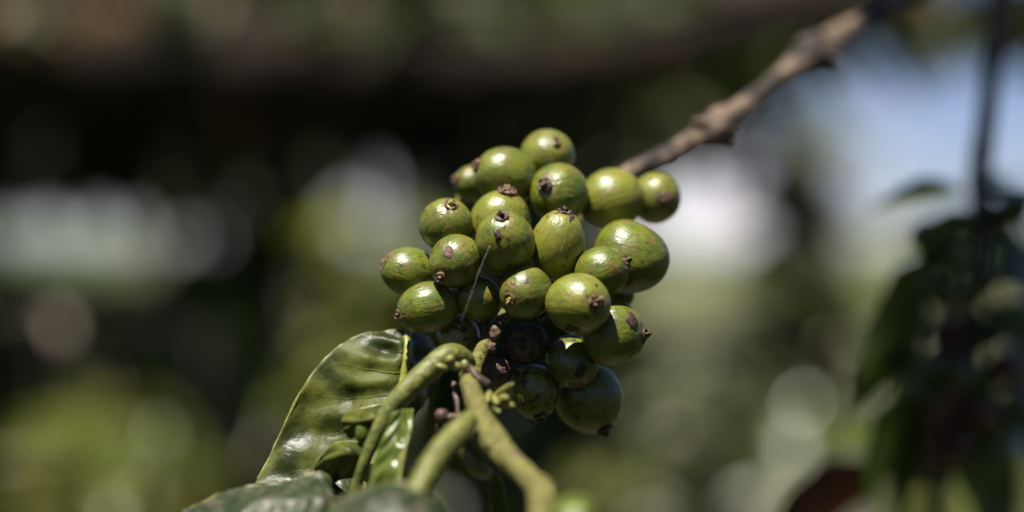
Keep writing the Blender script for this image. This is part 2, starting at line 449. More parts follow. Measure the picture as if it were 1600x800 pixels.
bush('a', bx(60, 2.4), 2.4, 1.03, 20, 'dark glossy bush filling the lower left corner of the view')
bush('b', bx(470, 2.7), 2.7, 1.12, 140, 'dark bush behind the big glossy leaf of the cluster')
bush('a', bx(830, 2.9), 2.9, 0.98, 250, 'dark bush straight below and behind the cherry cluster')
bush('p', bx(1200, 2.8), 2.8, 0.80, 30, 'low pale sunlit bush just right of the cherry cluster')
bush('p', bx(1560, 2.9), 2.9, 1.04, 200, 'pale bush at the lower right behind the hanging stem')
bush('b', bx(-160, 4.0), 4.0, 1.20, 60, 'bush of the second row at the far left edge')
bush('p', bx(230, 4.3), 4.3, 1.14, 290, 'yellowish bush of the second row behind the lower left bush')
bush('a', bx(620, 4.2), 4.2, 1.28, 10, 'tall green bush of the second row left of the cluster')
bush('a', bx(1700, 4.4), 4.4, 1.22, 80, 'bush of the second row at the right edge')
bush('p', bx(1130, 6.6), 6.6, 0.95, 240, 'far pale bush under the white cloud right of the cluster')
# unseen bushes added to block low sky light, beside and behind the lens
bush('b', -1.5, -1.0, 1.5, 15, 'added sky-blocking bush behind the viewer on the left')
bush('a', -0.2, -2.1, 1.4, 75, 'added sky-blocking bush straight behind the viewer')
bush('b', 1.3, -1.3, 1.5, 215, 'added sky-blocking bush behind the viewer on the right')
bush('a', 1.35, 0.5, 1.2, 165, 'added sky-blocking bush beyond the right edge of the view')
bush('b', -1.25, 0.6, 1.05, 300, 'added sky-blocking bush beyond the left edge of the view')

# unseen tree added behind the viewer; its crown shell cuts the sky fill
def add_sky_blocker():
    g = np.random.default_rng(17)
    root = empty('sky_blocking_tree', (0.9, -2.6, 0))
    V, F = tube_geo([Vector((0, 0, -0.05)), Vector((0.05, 0, 1.2)), Vector((-0.1, 0.1, 2.4)), Vector((-0.4, 0.5, 3.4)), Vector((-0.9, 1.2, 3.9))], [0.14, 0.12, 0.1, 0.07, 0.03], n=40, seg=16, rough=0.1, rscale=8)
    obj('trunk', V, F, M['limb'], root)
    n = 2300
    el = np.arcsin(g.uniform(math.sin(R(24)), 1, n)); az = g.uniform(0, 2 * math.pi, n); rr = g.uniform(1.9, 2.9, n)
    pos = np.stack([rr * np.cos(el) * np.cos(az), rr * np.cos(el) * np.sin(az), H + rr * np.sin(el)], 1)
    keep = (pos[:, 1] < 0.25)
    for c0 in (P(800, 400), P(560, 640), P(1000, 260, 40), P(1250, 100, 100)):       # crown left open here so the sun reaches the branch
        d = pos - np.array(c0); t = d @ np.array(SUN)
        keep &= np.linalg.norm(d - t[:, None] * np.array(SUN), axis=1) > 0.33
    pos = pos[keep] - np.array([0.9, -2.6, 0]); m = len(pos)
    leaf_cloud('crown', pos, g.uniform(0, 6.28, m), g.uniform(-0.8, 0.2, m), g.normal(0, 0.5, m), g.uniform(1.1, 1.9, m), M['shade_leaf_plain'], root)
    return tag(root, 'added unseen tree behind the viewer, crown blocking sky light', 'tree')
add_sky_blocker()

# slender sapling against the bright sky, right of the cluster
def sapling(px, y, top, label):
    g = np.random.default_rng(8)
    root = empty('slender_sapling', (bx(px, y), y, -0.012 * max(0, y - 3) - 0.02))
    V, F = tube_geo([Vector((0, 0, 0)), Vector((0.01, 0, top * 0.5)), Vector((-0.01, 0, top))], [0.02, 0.014, 0.004], n=20, seg=8)
    obj('trunk', V, F, M['far_stem'], root)
    n = 480
    z = g.uniform(0.3, 1.0, n) ** 0.8 * top
    a = g.uniform(0, 2 * math.pi, n); rr = g.uniform(0.0, 0.11, n) * (1.2 - z / top)
    pos = np.stack([np.cos(a) * rr, np.sin(a) * rr, z], 1)
    leaf_cloud('crown', pos, a, g.uniform(-0.6, 0.7, n), g.normal(0, 0.4, n), g.uniform(0.6, 1.2, n), M['bush_yellow'], root)
    return tag(root, label, 'tree')
sapling(1252, 3.0, 1.60, 'slender green sapling upright against the bright sky right of the cluster')

# young shoots standing in the sun between the rows
def young_shoot(px, y, top_py, n, spread, mat, seed, label):
    g = np.random.default_rng(seed)
    top = H + (400 - top_py) / FPX * (D + y)
    root = empty('young_shoot', (bx(px, y), y, 0))
    V, F = tube_geo([Vector((0, 0, -0.05)), Vector((0.015, 0, top * 0.5)), Vector((-0.01, 0.01, top))], [0.009, 0.007, 0.002], n=20, seg=8)
    obj('trunk', V, F, M['far_stem'], root)
    z = top - 0.02 - g.uniform(0, 1, n) ** 1.3 * 0.45
    a = g.uniform(0, 2 * math.pi, n)
    pos = np.stack([np.cos(a) * 0.02, np.sin(a) * 0.02, z], 1)
    o = leaf_cloud('crown', pos, a, g.uniform(-1.0, 0.3, n), g.normal(0, 0.4, n), g.uniform(0.6, 1.0, n) * spread, M[mat], root)
    return tag(root, label, 'shrub', 'young shoots between the rows')
young_shoot(570, 1.25, 285, 60, 0.7, 'bush_yellow', 31, 'young olive green shoot left of the cluster below the sky band')
young_shoot(180, 1.25, 570, 55, 0.9, 'bush_yellow', 32, 'yellow green young shoot low at the left')
young_shoot(275, 1.45, 620, 50, 0.9, 'bush_yellow', 33, 'yellowish young shoot low beside the big glossy leaf')
young_shoot(1090, 1.60, 540, 60, 0.8, 'bush_pale', 34, 'fresh green young shoot right of the lowest cherries')
young_shoot(1290, 1.90, 400, 40, 0.9, 'bush_yellow', 35, 'yellow green young shoot below the slender sapling')
young_shoot(1340, 1.30, 590, 60, 0.8, 'bush_pale', 36, 'pale young shoot low left of the hanging stem')
young_shoot(1180, 2.0, 450, 80, 0.9, 'bush_pale', 37, 'pale young shoot right of the big lower cherry')
young_shoot(1230, 1.5, 600, 70, 0.9, 'bush_pale', 38, 'pale young shoot low between cluster and hanging stem')
young_shoot(1520, 1.2, 690, 50, 0.8, 'bush_yellow', 39, 'olive young shoot in the lower right corner')
young_shoot(1420, 2.2, 470, 80, 1.0, 'bush_pale', 41, 'pale young shoot just left of the hanging stem, half behind it')
young_shoot(75, 1.50, 455, 16, 0.5, 'bush_pale', 43, 'small pale shoot added as a light disc at the left edge under the sky band')  # this and the next two: shoots added to imitate blurred light discs
young_shoot(470, 1.45, 440, 16, 0.5, 'bush_pale', 44, 'small greyish shoot added as a light disc above the big glossy leaf')
young_shoot(330, 1.50, 520, 18, 0.5, 'bush_yellow', 45, 'small green shoot added as a light disc between the two yellowish shoots and the glossy leaf')
young_shoot(960, 1.7, 690, 60, 0.8, 'bush_yellow', 42, 'green young shoot under the lowest cherries')
young_shoot(1030, 1.9, 500, 60, 0.8, 'bush_pale', 40, 'pale young shoot directly behind the lowest right cherries')

# ------------------------------------------------------------------ shade tree: thick bough across the top, dark leafy mass under it
def shade_tree():
    root = empty('shade_tree', (-1.75, 2.3, 0))
    def c(o): return child(o, root)
    V, F = tube_geo([Vector((-1.75, 2.3, -0.05)), Vector((-1.72, 2.28, 0.9)), Vector((-1.62, 2.2, 1.5)), Vector((-1.5, 2.15, 2.2)), Vector((-1.45, 2.1, 3.2))],
                    [0.16, 0.13, 0.12, 0.10, 0.05], n=40, seg=20, rough=0.12, rscale=9)
    c(obj('trunk', V, F, M['limb']))
    y = 1800
    pts = [Vector((-1.66, 2.22, 1.40)), P(-150, 40, y), P(150, 28, y), P(450, 44, y), P(800, 40, y), P(1050, 10, y), P(1300, -50, y), P(1700, -190, y)]
    V, F = tube_geo(pts, [0.085, 0.07, 0.062, 0.055, 0.050, 0.045, 0.040, 0.02], n=90, seg=20, rough=0.16, rscale=14)
    c(obj('bough', V, F, M['limb']))
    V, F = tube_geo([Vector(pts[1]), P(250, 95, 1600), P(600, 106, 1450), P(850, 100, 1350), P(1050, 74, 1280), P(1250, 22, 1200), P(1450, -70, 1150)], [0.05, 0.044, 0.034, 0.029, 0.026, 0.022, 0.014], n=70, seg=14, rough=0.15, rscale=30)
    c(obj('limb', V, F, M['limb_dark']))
    g = np.random.default_rng(5)
    def mass(n, x0, x1, y0, y1, z0, z1, mat, size):
        pos = np.stack([g.uniform(x0, x1, n), g.uniform(y0, y1, n), g.uniform(z0, z1, n)], 1)
        return pos, g.uniform(0, 6.28, n), g.uniform(-1.1, 0.2, n), g.normal(0, 0.5, n), g.uniform(0.7, 1.3, n) * size, mat
    parts = []
    # hanging dark mass behind the bough, bottom fringe uneven
    n = 10500
    x = g.uniform(-2.2, 0.46, n); yy = g.uniform(2.3, 3.9, n)
    fr = np.array([0.13 * mnoise.noise(Vector((a * 2.3, b * 1.5, 1.0))) for a, b in zip(x, yy)])
    zlo = H + (400 - 250) / FPX * (D + yy) + fr
    rise = np.clip((x / (yy + D) * FPX + 800 - 880) / 200, 0, 1)
    zlo = zlo + rise * 0.12
    z = zlo + g.uniform(0, 1, n) ** 0.9 * (np.where(x > 0.0, 1.95, 2.35) - zlo)
    parts.append((np.stack([x, yy, z], 1), g.uniform(0, 6.28, n), g.uniform(-1.2, 0.1, n), g.normal(0, 0.5, n), g.uniform(0.8, 1.4, n), M['shade_leaf']))
    # upper crown over the bough, mostly above the view
    n = 3600
    x = g.uniform(-2.4, -0.05, n); yy = g.uniform(1.55, 3.6, n)
    z = 1.3 + 0.17 * (yy + D) + 0.16 + g.uniform(0, 0.9, n) + 0.1 * np.abs(x)
    parts.append((np.stack([x, yy, z], 1), g.uniform(0, 6.28, n), g.uniform(-0.9, 0.2, n), g.normal(0, 0.5, n), g.uniform(0.8, 1.3, n), M['shade_leaf']))
    # gaps in the crown that let the sun through on to the bough
    gaps = [(P(140, 25, 1680), 0.13), (P(850, 5, 1720), 0.07), (P(980, 150, 2100), 0.12)]
    for q in range(len(parts)):
        pos = parts[q][0]; keep = np.ones(len(pos), bool)
        for gp, gr in gaps:
            d = pos + np.array([0.0, 0.0, 0.0]) - np.array(gp); t = d @ np.array(SUN)
            keep &= ~((t > 0.02) & (np.linalg.norm(d - t[:, None] * np.array(SUN), axis=1) < gr))
        parts[q] = tuple(p[keep] for p in parts[q][:5]) + (parts[q][5],)
    for k, (pos, az, pi_, ro, si, mat) in enumerate(parts):
        o = leaf_cloud('crown', pos, az, pi_, ro, si, mat)
        c(o)
    for (cx, cy, sx, sy, n, mat) in ((40, 20, 60, 16, 26, 'shade_leaf'), (330, 10, 70, 16, 24, 'shade_leaf'), (510, 35, 40, 14, 16, 'shade_leaf'), (700, 8, 60, 16, 24, 'shade_leaf'), (860, 22, 40, 16, 22, 'bush'), (1020, 0, 60, 18, 26, 'shade_leaf'), (1180, 70, 50, 25, 18, 'bush')):
        pos = [tuple(P(a, b, m)) for a, b, m in zip(g.normal(cx, sx, n), g.normal(cy - 14, sy, n), g.uniform(1350, 1700, n))]
        c(leaf_cloud('spray', pos, g.uniform(0, 6.28, n), g.uniform(-0.8, 0.5, n), g.normal(0, 0.6, n), g.uniform(0.4, 0.7, n), M[mat]))['kind'] = 'stuff'
    n = 34      # orange leaves added on the bough to imitate a sun dapple
    pos = [tuple(P(a, b, m)) for a, b, m in zip(g.normal(140, 34, n), g.normal(32, 16, n), g.uniform(1640, 1730, n))]
    c(leaf_cloud('dapple_leaves', pos, g.uniform(0, 6.28, n), g.uniform(-0.6, 0.6, n), g.normal(0, 0.6, n), g.uniform(0.35, 0.6, n), M['dapple_leaf']))['kind'] = 'stuff'
    # sprays of leaves standing on the bough at the right
    n = 380
    t = g.uniform(0, 1, n)
    px = 1200 + 520 * t; py = 30 - 40 * t + g.normal(0, 26, n); mm = g.uniform(1500, 2000, n)
    pos = [tuple(P(a, b, m)) for a, b, m in zip(px, py, mm)]
    c(leaf_cloud('spray', pos, g.uniform(0, 6.28, n), g.uniform(-0.8, 0.3, n), g.normal(0, 0.5, n), g.uniform(0.5, 0.9, n), M['shade_leaf']))['kind'] = 'stuff'
    n = 90
    px = g.normal(980, 60, n); py = g.normal(150, 35, n); mm = g.uniform(1800, 2500, n)
    pos = [tuple(P(a, b, m)) for a, b, m in zip(px, py, mm)]
    c(leaf_cloud('spray', pos, g.uniform(0, 6.28, n), g.uniform(-0.8, 0.3, n), g.normal(0, 0.5, n), g.uniform(0.5, 0.9, n), M['shade_leaf']))['kind'] = 'stuff'
    return tag(root, 'shade tree with thick brown bough across the top and dark leaf mass', 'tree')
shade_tree()

# ------------------------------------------------------------------ hanging stem with shaded cherries at the right
def berry_geo(r, el, seed, seg=40, rings=28, wob=0.03):
    prof = []
    for i in range(rings + 1):
        th = math.pi * (0.012 + 0.976 * i / rings)
        k = 1.0 - 0.035 * math.exp(-((th - 0.26) / 0.10) ** 2) - 0.05 * math.exp(-((math.pi - th) / 0.25) ** 2)
        taper = 1.0 - 0.05 * math.cos(th)
        prof.append((r * k * taper * math.sin(th), r * el * k * math.cos(th)))
    return lathe_geo(prof, seg, wob, seed, 0.55)

def hanging_stem():
    root = empty('hanging_stem', P(1562, -60, 200))
    tube('stem', [P(1575, -260, 230), P(1568, -60, 205), P(1556, 60, 195), P(1543, 170, 186), P(1531, 270, 180), P(1530, 400, 178), P(1500, 560, 180), P(1470, 760, 184), P(1455, 900, 188)],
         [0.0040, 0.0038, 0.0036, 0.0035, 0.0040, 0.0034, 0.0034, 0.003, 0.0025], M['far_stem'], root, n=60, rough=0.12, rscale=120)
    def lf(nm, base, az, pitch, roll, s, mat, label=None):
        o = leaf_cloud(nm, [tuple(base)], np.array([az]), np.array([pitch]), np.array([roll]), [s], mat, L=0.12, W=0.056)
        child(o, root)
        if label: o['label'] = label
        return o
    specs = [(1520, 500, 190, 3.6, -1.1, -0.9, 0.4), (1530, 330, 186, 0.2, -0.8, 0.9, 0.45), (1500, 440, 200, 0.4, -1.2, 0.9, 0.5), (1480, 600, 196, 0.0, -1.1, -0.9, 0.5), (1540, 290, 188, 0.5, -0.4, 1.0, 0.35), (1500, 430, 206, 3.4, -1.3, 0.9, 0.4),
             (1540, 470, 186, 0.1, -0.8, 1.0, 0.5), (1500, 520, 208, 4.7, -1.3, 0.3, 0.45), (1560, 560, 200, 0.0, -0.9, 1.0, 0.6)]
    for (px, py, mm, az, pi_, ro, s) in specs:
        lf('leaf', P(px, py, mm), az, pi_, ro, s, M['bush'])
    for (px, py, az, pi_, ro, s) in ((1500, 296, 3.1, 0.05, 0.5, 0.26), (1510, 330, 3.5, -0.5, 0.9, 0.3), (1560, 300, 0.1, -0.15, 0.5, 0.3), (1480, 400, 3.2, -0.6, 1.0, 0.34), (1450, 470, 3.1, -0.8, 1.1, 0.36), (1440, 540, 3.3, -0.5, 1.0, 0.3),
                                     (1450, 600, 3.0, -0.9, 1.0, 0.36), (1540, 380, 0.2, -0.5, 1.1, 0.4), (1550, 640, 0.3, -0.6, 1.0, 0.45), (1470, 640, 3.6, -0.8, 1.2, 0.4)):
        lf('leaf', P(px, py, 160), az, pi_, ro, s, M['bush'])
    lf('leaf', P(1530, 580, 160), 3.5, -0.75, 0.9, 0.45, M['dead_leaf'], 'dark red brown dead leaf')
    lf('leaf', P(1400, 740, 165), 3.3, -0.25, 1.1, 0.5, M['dead_leaf'], 'dark red brown dead leaf low beside the stem')
    lf('leaf', P(1440, 690, 172), 3.05, 0.25, 0.5, 0.30, M['bush_pale'], 'pale leaf catching the light')
    lf('leaf', P(1505, 284, 172), 0.2, 0.3, 0.6, 0.16, M['bush_pale'], 'small yellow green leaf at the node')
    return tag(root, 'dark thin hanging stem with shaded leaves at the right edge', 'branch')
hanging_stem()

V, F = berry_geo(0.0066, 1.08, 4.0, 24, 16)
sb = None
shaded = [(1448, 372), (1462, 385), (1585, 325), (1490, 405), (1548, 345), (1440, 440), (1475, 455), (1420, 490), (1530, 440), (1580, 420), (1425, 505), (1480, 520), (1400, 565), (1540, 520), (1440, 575), (1425, 610), (1500, 590), (1570, 575),
          (1455, 640), (1530, 650), (1415, 670), (1490, 700), (1560, 715), (1440, 735), (1590, 500), (1590, 640), (1500, 350), (1470, 560), (1410, 550)]
for i, (px, py) in enumerate(shaded):
    mm = 166 + rnd.uniform(-10, 22)
    red = i in (17, 19, 21, 11)
    o = obj('coffee_cherry', V, F, M['red_cherry'] if red else M['dark_green_cherry']) if (sb is None or red) else sb.copy()
    if sb is None: sb = o
    elif not red: COL.objects.link(o)
    o.location = P(px, py, mm); o.rotation_euler = (rnd.uniform(0, 6), rnd.uniform(0, 6), 0); o.scale = (rnd.uniform(0.85, 1.1),) * 3
    if red: tag(o, 'dark red ripening cherry in shade on the hanging stem', 'coffee cherry', 'red cherries on the hanging stem')
    elif i == 0: tag(o, 'topmost dark cherry left of the hanging stem', 'coffee cherry', 'shaded green cherries on the hanging stem')
    elif i == 12: tag(o, 'leftmost dark cherry of the shaded cluster on the hanging stem', 'coffee cherry', 'shaded green cherries on the hanging stem')
    elif i == 2: tag(o, 'highest dark cherry on the right side of the hanging stem', 'coffee cherry', 'shaded green cherries on the hanging stem')
    else: tag(o, 'dark green cherry in shade on the hanging stem at the right', 'coffee cherry', 'shaded green cherries on the hanging stem')

# ------------------------------------------------------------------ the cluster of green cherries
# px, py, half-width, elongation, eye (px,py) or direction, wanted depth mm, material, calyx style, label
BER = [
    (855, 245, 39, 1.02, (0.3, 0.5, 0.8), 20, 'cherry', 'brown', 'round bright green cherry at the very top of the cluster'),
    (790, 275, 43, 1.07, (744, 259), 16, 'cherry', 'brown', 'upper left green cherry with brown eye on its left side'),
    (740, 287, 28, 1.15, (717, 281), 17, 'cherry', 'brown', 'small green cherry peeking out left of the upper left cherry'),
    (728, 320, 18, 1.2, (721, 303), 17, 'cherry', 'brown', 'tiny green cherry tucked between the upper left cherries'),
    (872, 301, 42, 1.0, (852, 291), 12, 'cherry', 'dark', 'upper middle green cherry with dark brown eye and shaded lower half'),
    (955, 311, 43, 1.06, (911, 325), 21, 'cherry', 'dark', 'yellow green cherry with broad highlight, left of the upper right pair'),
    (1026, 309, 36, 1.02, (1034, 314), 21, 'cherry', 'brown', 'rightmost upper cherry with rusty eye facing the viewer'),
    (697, 352, 38, 1.03, (705, 324), 0, 'cherry', 'yellow', 'green cherry with yellowish eye on top, left of the pair'),
    (783, 346, 44, 1.03, (792, 303), 10, 'cherry', 'brown', 'green cherry half hidden behind the cherry with hooked scar'),
    (789, 379, 44, 1.15, (785, 346), -6, 'cherry', 'dark', 'central front cherry with dark eye and hooked scar, silk thread attached'),
    (870, 384, 38, 1.36, (879, 343), -2, 'cherry', 'dark', 'long oval cherry with dark eye on top in the centre'),
    (983, 402, 54, 1.0, (0.9, -0.3, -0.3), 9, 'cherry', 'none', 'largest cherry, smooth and out of focus, on the right'),
    (940, 425, 38, 1.05, (973, 410), -2, 'cherry', 'brown', 'cherry with brown pointed eye before the largest cherry'),
    (641, 425, 36, 1.16, (608, 414), 2, 'cherry', 'brown', 'leftmost cherry with crusty brown eye on its left end'),
    (711, 411, 38, 1.05, (693, 430), -7, 'cherry', 'brown', 'front left cherry with ringed eye at lower left and pale scar'),
    (669, 482, 38, 1.20, (629, 492), -2, 'cherry', 'brown', 'lower left oval cherry with small brown scar on top'),
    (749, 467, 33, 1.05, (735, 448), -3, 'cherry', 'brown', 'small cherry behind the silk thread with crusty eye'),
    (820, 457, 38, 1.02, (798, 466), -9, 'cherry', 'yellow', 'dark green front cherry with yellow nub eye'),
    (904, 473, 45, 1.06, (926, 473), -10, 'cherry', 'brown', 'plump front right cherry with ringed brown eye'),
    (957, 521, 45, 1.04, (1001, 522), -9, 'cherry', 'dark', 'right lower cherry with two dark scars near its rim'),
    (970, 458, 20, 1.1, (0.6, -0.7, 0.3), 10, 'cherry', 'none', 'sliver of small rusty cherry below the largest cherry'),
    (893, 565, 38, 1.05, (898, 590), -6, 'cherry_shade_lift', 'none', 'shaded cherry with bright sun patch and brown blotch'),
    (836, 613, 37, 1.14, (842, 650), -1, 'cherry_shade_lift', 'dark', 'shaded lower cherry with brown base beside the flower buds'),
    (919, 622, 49, 1.10, (946, 672), 7, 'cherry_shade_lift', 'dark', 'big shaded cherry hanging lowest in the cluster'),
    (714, 526, 31, 1.05, (-0.3, -0.2, 0.9), -1, 'cherry_shade_lift', 'none', 'half hidden shaded cherry behind the green shoot with sunlit patch'),
    (820, 536, 33, 1.0, (815, 532), 0, 'withered', 'dark', 'black withered cherry in the heart of the cluster'),
    (774, 579, 24, 1.0, (780, 590), -1, 'withered', 'none', 'small black withered cherry beside the green stem'),
]
dep = [b[5] / 1000.0 for b in BER]
rad = [spx(b[2] * 1.12) for b in BER]
for it in range(200):          # let neighbours rest against each other: push apart along the line of sight only
    for i in range(len(BER)):
        for j in range(i + 1, len(BER)):
            d2 = spx(math.hypot(BER[i][0] - BER[j][0], BER[i][1] - BER[j][1]))
            need = (rad[i] + rad[j]) * 0.91
            if d2 < need:
                dz = math.sqrt(need * need - d2 * d2); cur = dep[j] - dep[i]
                if abs(cur) < dz:
                    s = 1 if (BER[j][5] - BER[i][5] or 1) > 0 else -1
                    mv = (dz - abs(cur)) * 0.15
                    dep[j] += s * mv; dep[i] -= s * mv * 0.3

def surf(r, el, d, k=1.0):
    d = Vector(d).normalized(); return Vector((d.x * r * k, d.y * r * k, d.z * r * el * k))

def scar(parent, r, el, wdir, size, mat, rise=0.02, seed=0.0, stretch=1.0, ang=0.0):
    """crusty patch on the skin; wdir is where it sits in world axes"""
    q = parent.rotation_euler.to_matrix().inverted()
    n = (q @ Vector(wdir)).normalized()
    a = n.orthogonal().normalized(); b = n.cross(a)
    a, b = a * math.cos(ang) + b * math.sin(ang), b * math.cos(ang) - a * math.sin(ang)
    V, F = [surf(r, el, n, 1.012 + rise)], []
    seg, rings = 26, 5
    for i in range(1, rings + 1):
        for j in range(seg):
            th = 2 * math.pi * j / seg
            w = size * (1 + 0.55 * mnoise.noise(Vector((math.cos(th) * 1.6 + seed, math.sin(th) * 1.6, seed * 2))) + 0.25 * mnoise.noise(Vector((math.cos(th) * 5, math.sin(th) * 5 + seed, 3))))
            t = i / rings
            d = n + (a * math.cos(th) * stretch + b * math.sin(th)) * w * t
            k = 1.006 + rise * (1 - t ** 2) * (0.7 + 0.9 * mnoise.noise(d * 9 + Vector((seed, 0, 0)))) - 0.016 * t ** 6
            V.append(surf(r, el, d, k))
    for j in range(seg): F.append((0, 1 + j, 1 + (j + 1) % seg))
    for i in range(rings - 1):
        for j in range(seg):
            j2 = (j + 1) % seg; s = 1 + i * seg
            F.append((s + j, s + seg + j, s + seg + j2, s + j2))
    return obj('scar', V, F, mat, parent)

ST_PTS = [(735, 600, -24), (740, 572, -14), (760, 535, -4), (782, 500, 6), (850, 405, 28), (925, 315, 38), (985, 272, 42)]
ST3 = [P(*p) for p in ST_PTS]
cherries = []
for i, (px, py, hw, el, eye, _, mt, cs, label) in enumerate(BER):
    mm = dep[i] * 1000
    c = P(px, py, mm); r = rad[i] * (D + dep[i]) / D
    if len(eye) == 2:
        ex, ez = (eye[0] - px) / hw, -(eye[1] - py) / hw
        l = math.hypot(ex, ez)
        if l > 0.97: ex, ez = ex / l * 0.97, ez / l * 0.97
        dirw = Vector((ex, -math.sqrt(max(0.0, 1 - ex * ex - ez * ez)), ez))
    else:
        dirw = Vector((eye[0], -eye[2], eye[1]))
    dirw.normalize()
    # keep the projected half-width: elongation only shows across the line of sight
    rr = r / (1 + (el - 1) * 0.35) if el < 1.25 else r
    V, F = berry_geo(rr, el, i * 3.7 + 1, wob=0.30 if mt == 'withered' else 0.10)
    o = obj('coffee_cherry', V, F, M[mt])
    o.location = c; o.rotation_euler = dirw.to_track_quat('Z', 'Y').to_euler()
    tag(o, label, 'coffee cherry', 'cherries of the sunlit cluster')
    o['_r'] = rr
    cherries.append((o, rr, el))
    if cs != 'none':
        zb = rr * el
        k = rr * (0.75 + 0.6 * ((i * 0.37) % 1.0))
        ring = [(0.02 * k, zb * 0.99)] + [(0.125 * k, zb * 0.985), (0.15 * k, zb * 1.006), (0.185 * k, zb * 1.022), (0.225 * k, zb * 1.012), (0.25 * k, zb * 0.985), (0.24 * k, zb * 0.95)]
        V, F = lathe_geo(ring, 28, 0.11, i, 6.0)
        cal = obj('calyx', V, F, M['calyx' if cs != 'dark' else 'calyx_dark'], o)
        hgt = {'brown': 1.09, 'dark': 1.10, 'yellow': 1.11}[cs]
        nub = [(0.012 * k, zb * hgt), (0.055 * k, zb * (hgt - 0.004)), (0.095 * k, zb * (hgt - 0.03)), (0.115 * k, zb * (hgt - 0.07)), (0.12 * k, zb * 0.97)]
        V, F = lathe_geo(nub, 18, 0.22, i * 2.1, 8.0)
        obj('nub', V, F, M['calyx_yellow' if cs == 'yellow' else ('calyx_dark' if cs == 'dark' else 'calyx')], cal)
    # short stalk to the stem
    best = min(ST3, key=lambda p: (p - c).length)
    back = (best - c); L_ = min(back.length, rr + 0.0035); back.normalize(); best = c + back * L_
    V, F = tube_geo([c + back * rr * 0.8, c + back * (rr * 0.9 + L_ * 0.3), best], [0.0010, 0.0007, 0.0008], n=10, seg=8)
    child(obj('stalk', V, F, M['calyx_dark']), o)

def S(i, px, py, size, mat='scar', **k):
    o, rr, el = cherries[i]; b = BER[i]
    ex, ez = (px - b[0]) / b[2], -(py - b[1]) / (b[2] * (1 if el < 1.25 else el))
    l = math.hypot(ex, ez)
    if l > 0.96: ex, ez = ex / l * 0.96, ez / l * 0.96
    w = Vector((ex, -math.sqrt(max(0.0, 1 - ex * ex - ez * ez)), ez))
    scar(o, rr, el, w, size, M[mat], seed=i * 1.3 + px * 0.01, **k)

S(9, 778, 372, 0.16, 'scar_dark', rise=0.10, stretch=1.5, ang=0.9)
S(9, 822, 362, 0.09, 'scar_dark', rise=0.02)
S(9, 755, 362, 0.05, 'scar')
S(10, 887, 347, 0.13, 'scar_dark', rise=0.06, stretch=1.6)
S(10, 866, 338, 0.10, 'scar')
S(14, 703, 393, 0.20, 'scar', rise=0.01, stretch=1.2)
S(15, 660, 463, 0.17, 'scar', rise=0.012)
S(13, 617, 405, 0.22, 'scar', rise=0.05)
S(16, 731, 449, 0.25, 'scar', rise=0.07)
S(16, 742, 474, 0.13, 'scar_dark')
S(18, 893, 511, 0.20, 'scar_dark', rise=0.006, stretch=1.3)
S(18, 927, 446, 0.05, 'scar_dark')
S(19, 983, 500, 0.20, 'scar_dark', rise=0.02, stretch=1.5, ang=0.7)
S(19, 1000, 530, 0.16, 'scar_dark', rise=0.06)
S(21, 906, 577, 0.24, 'scar_dark', rise=0.01, stretch=1.6, ang=0.6)
S(21, 899, 598, 0.28, 'scar', rise=0.008, stretch=1.3)
S(22, 842, 645, 0.26, 'scar_dark', rise=0.01, stretch=1.3)
S(22, 820, 622, 0.07, 'scar_dark')
S(4, 852, 292, 0.20, 'scar', rise=0.08)
S(6, 1036, 312, 0.34, 'scar', rise=0.02)
S(7, 712, 326, 0.16, 'scar', rise=0.005)
S(5, 909, 325, 0.16, 'scar_dark', rise=0.03)
S(12, 974, 420, 0.14, 'scar', rise=0.05)

# ------------------------------------------------------------------ the fruiting branch: stems, nodes, petioles, buds and leaves
branch = empty('coffee_branch', P(985, 272, 34))
tag(branch, 'woody coffee branch with green shoots and glossy leaves carrying the cluster', 'branch')

def mmr(px, mm=-45): return spx(px * 0.87, mm)
# green stem from the near end up into the cluster
tube('green_stem', [P(738, 596, -22), P(742, 572, -14), P(760, 535, -5), P(783, 498, 5), P(850, 405, 28), P(925, 315, 38)],
     [mmr(17), mmr(15.5), mmr(15), mmr(15), mmr(14), mmr(13)], M['stem'], branch, n=70, rough=0.05, rscale=500)
# brown woody stem going away up to the right, swollen at the nodes
W = [(915, 325, 38, 15), (985, 272, 42, 17), (1050, 240, 50, 17), (1085, 219, 58, 18), (1106, 208, 62, 25), (1124, 200, 65, 31), (1146, 182, 71, 22), (1175, 158, 78, 17), (1220, 122, 88, 17), (1250, 99, 95, 22), (1272, 85, 101, 33), (1298, 65, 107, 22), (1350, 35, 120, 18), (1410, -2, 138, 19), (1480, -50, 165, 20), (1640, -160, 230, 26)]
tube('woody_stem', [P(a, b, c) for a, b, c, d in W], [spx(d, c) for a, b, c, d in W], M['bark'], branch, n=220, seg=28, rough=0.17, rscale=330)
for (a, b, c), (e, f, g_), rr in (((1108, 200, 60), (1080, 188, 55), 10), ((1130, 212, 64), (1150, 232, 62), 15), ((1140, 205, 64), (1160, 206, 60), 9), ((1262, 80, 98), (1242, 66, 94), 12), ((1285, 96, 101), (1302, 116, 98), 13), ((1290, 84, 100), (1318, 96, 96), 8)):
    tube('bud_stub', [P(a, b, c), P((a + e) / 2, (b + f) / 2, (c + g_) / 2), P(e, f, g_)], [spx(rr * 1.3), spx(rr), spx(rr * 0.3)], M['bark'], branch, n=14, seg=12, rough=0.25, rscale=400)
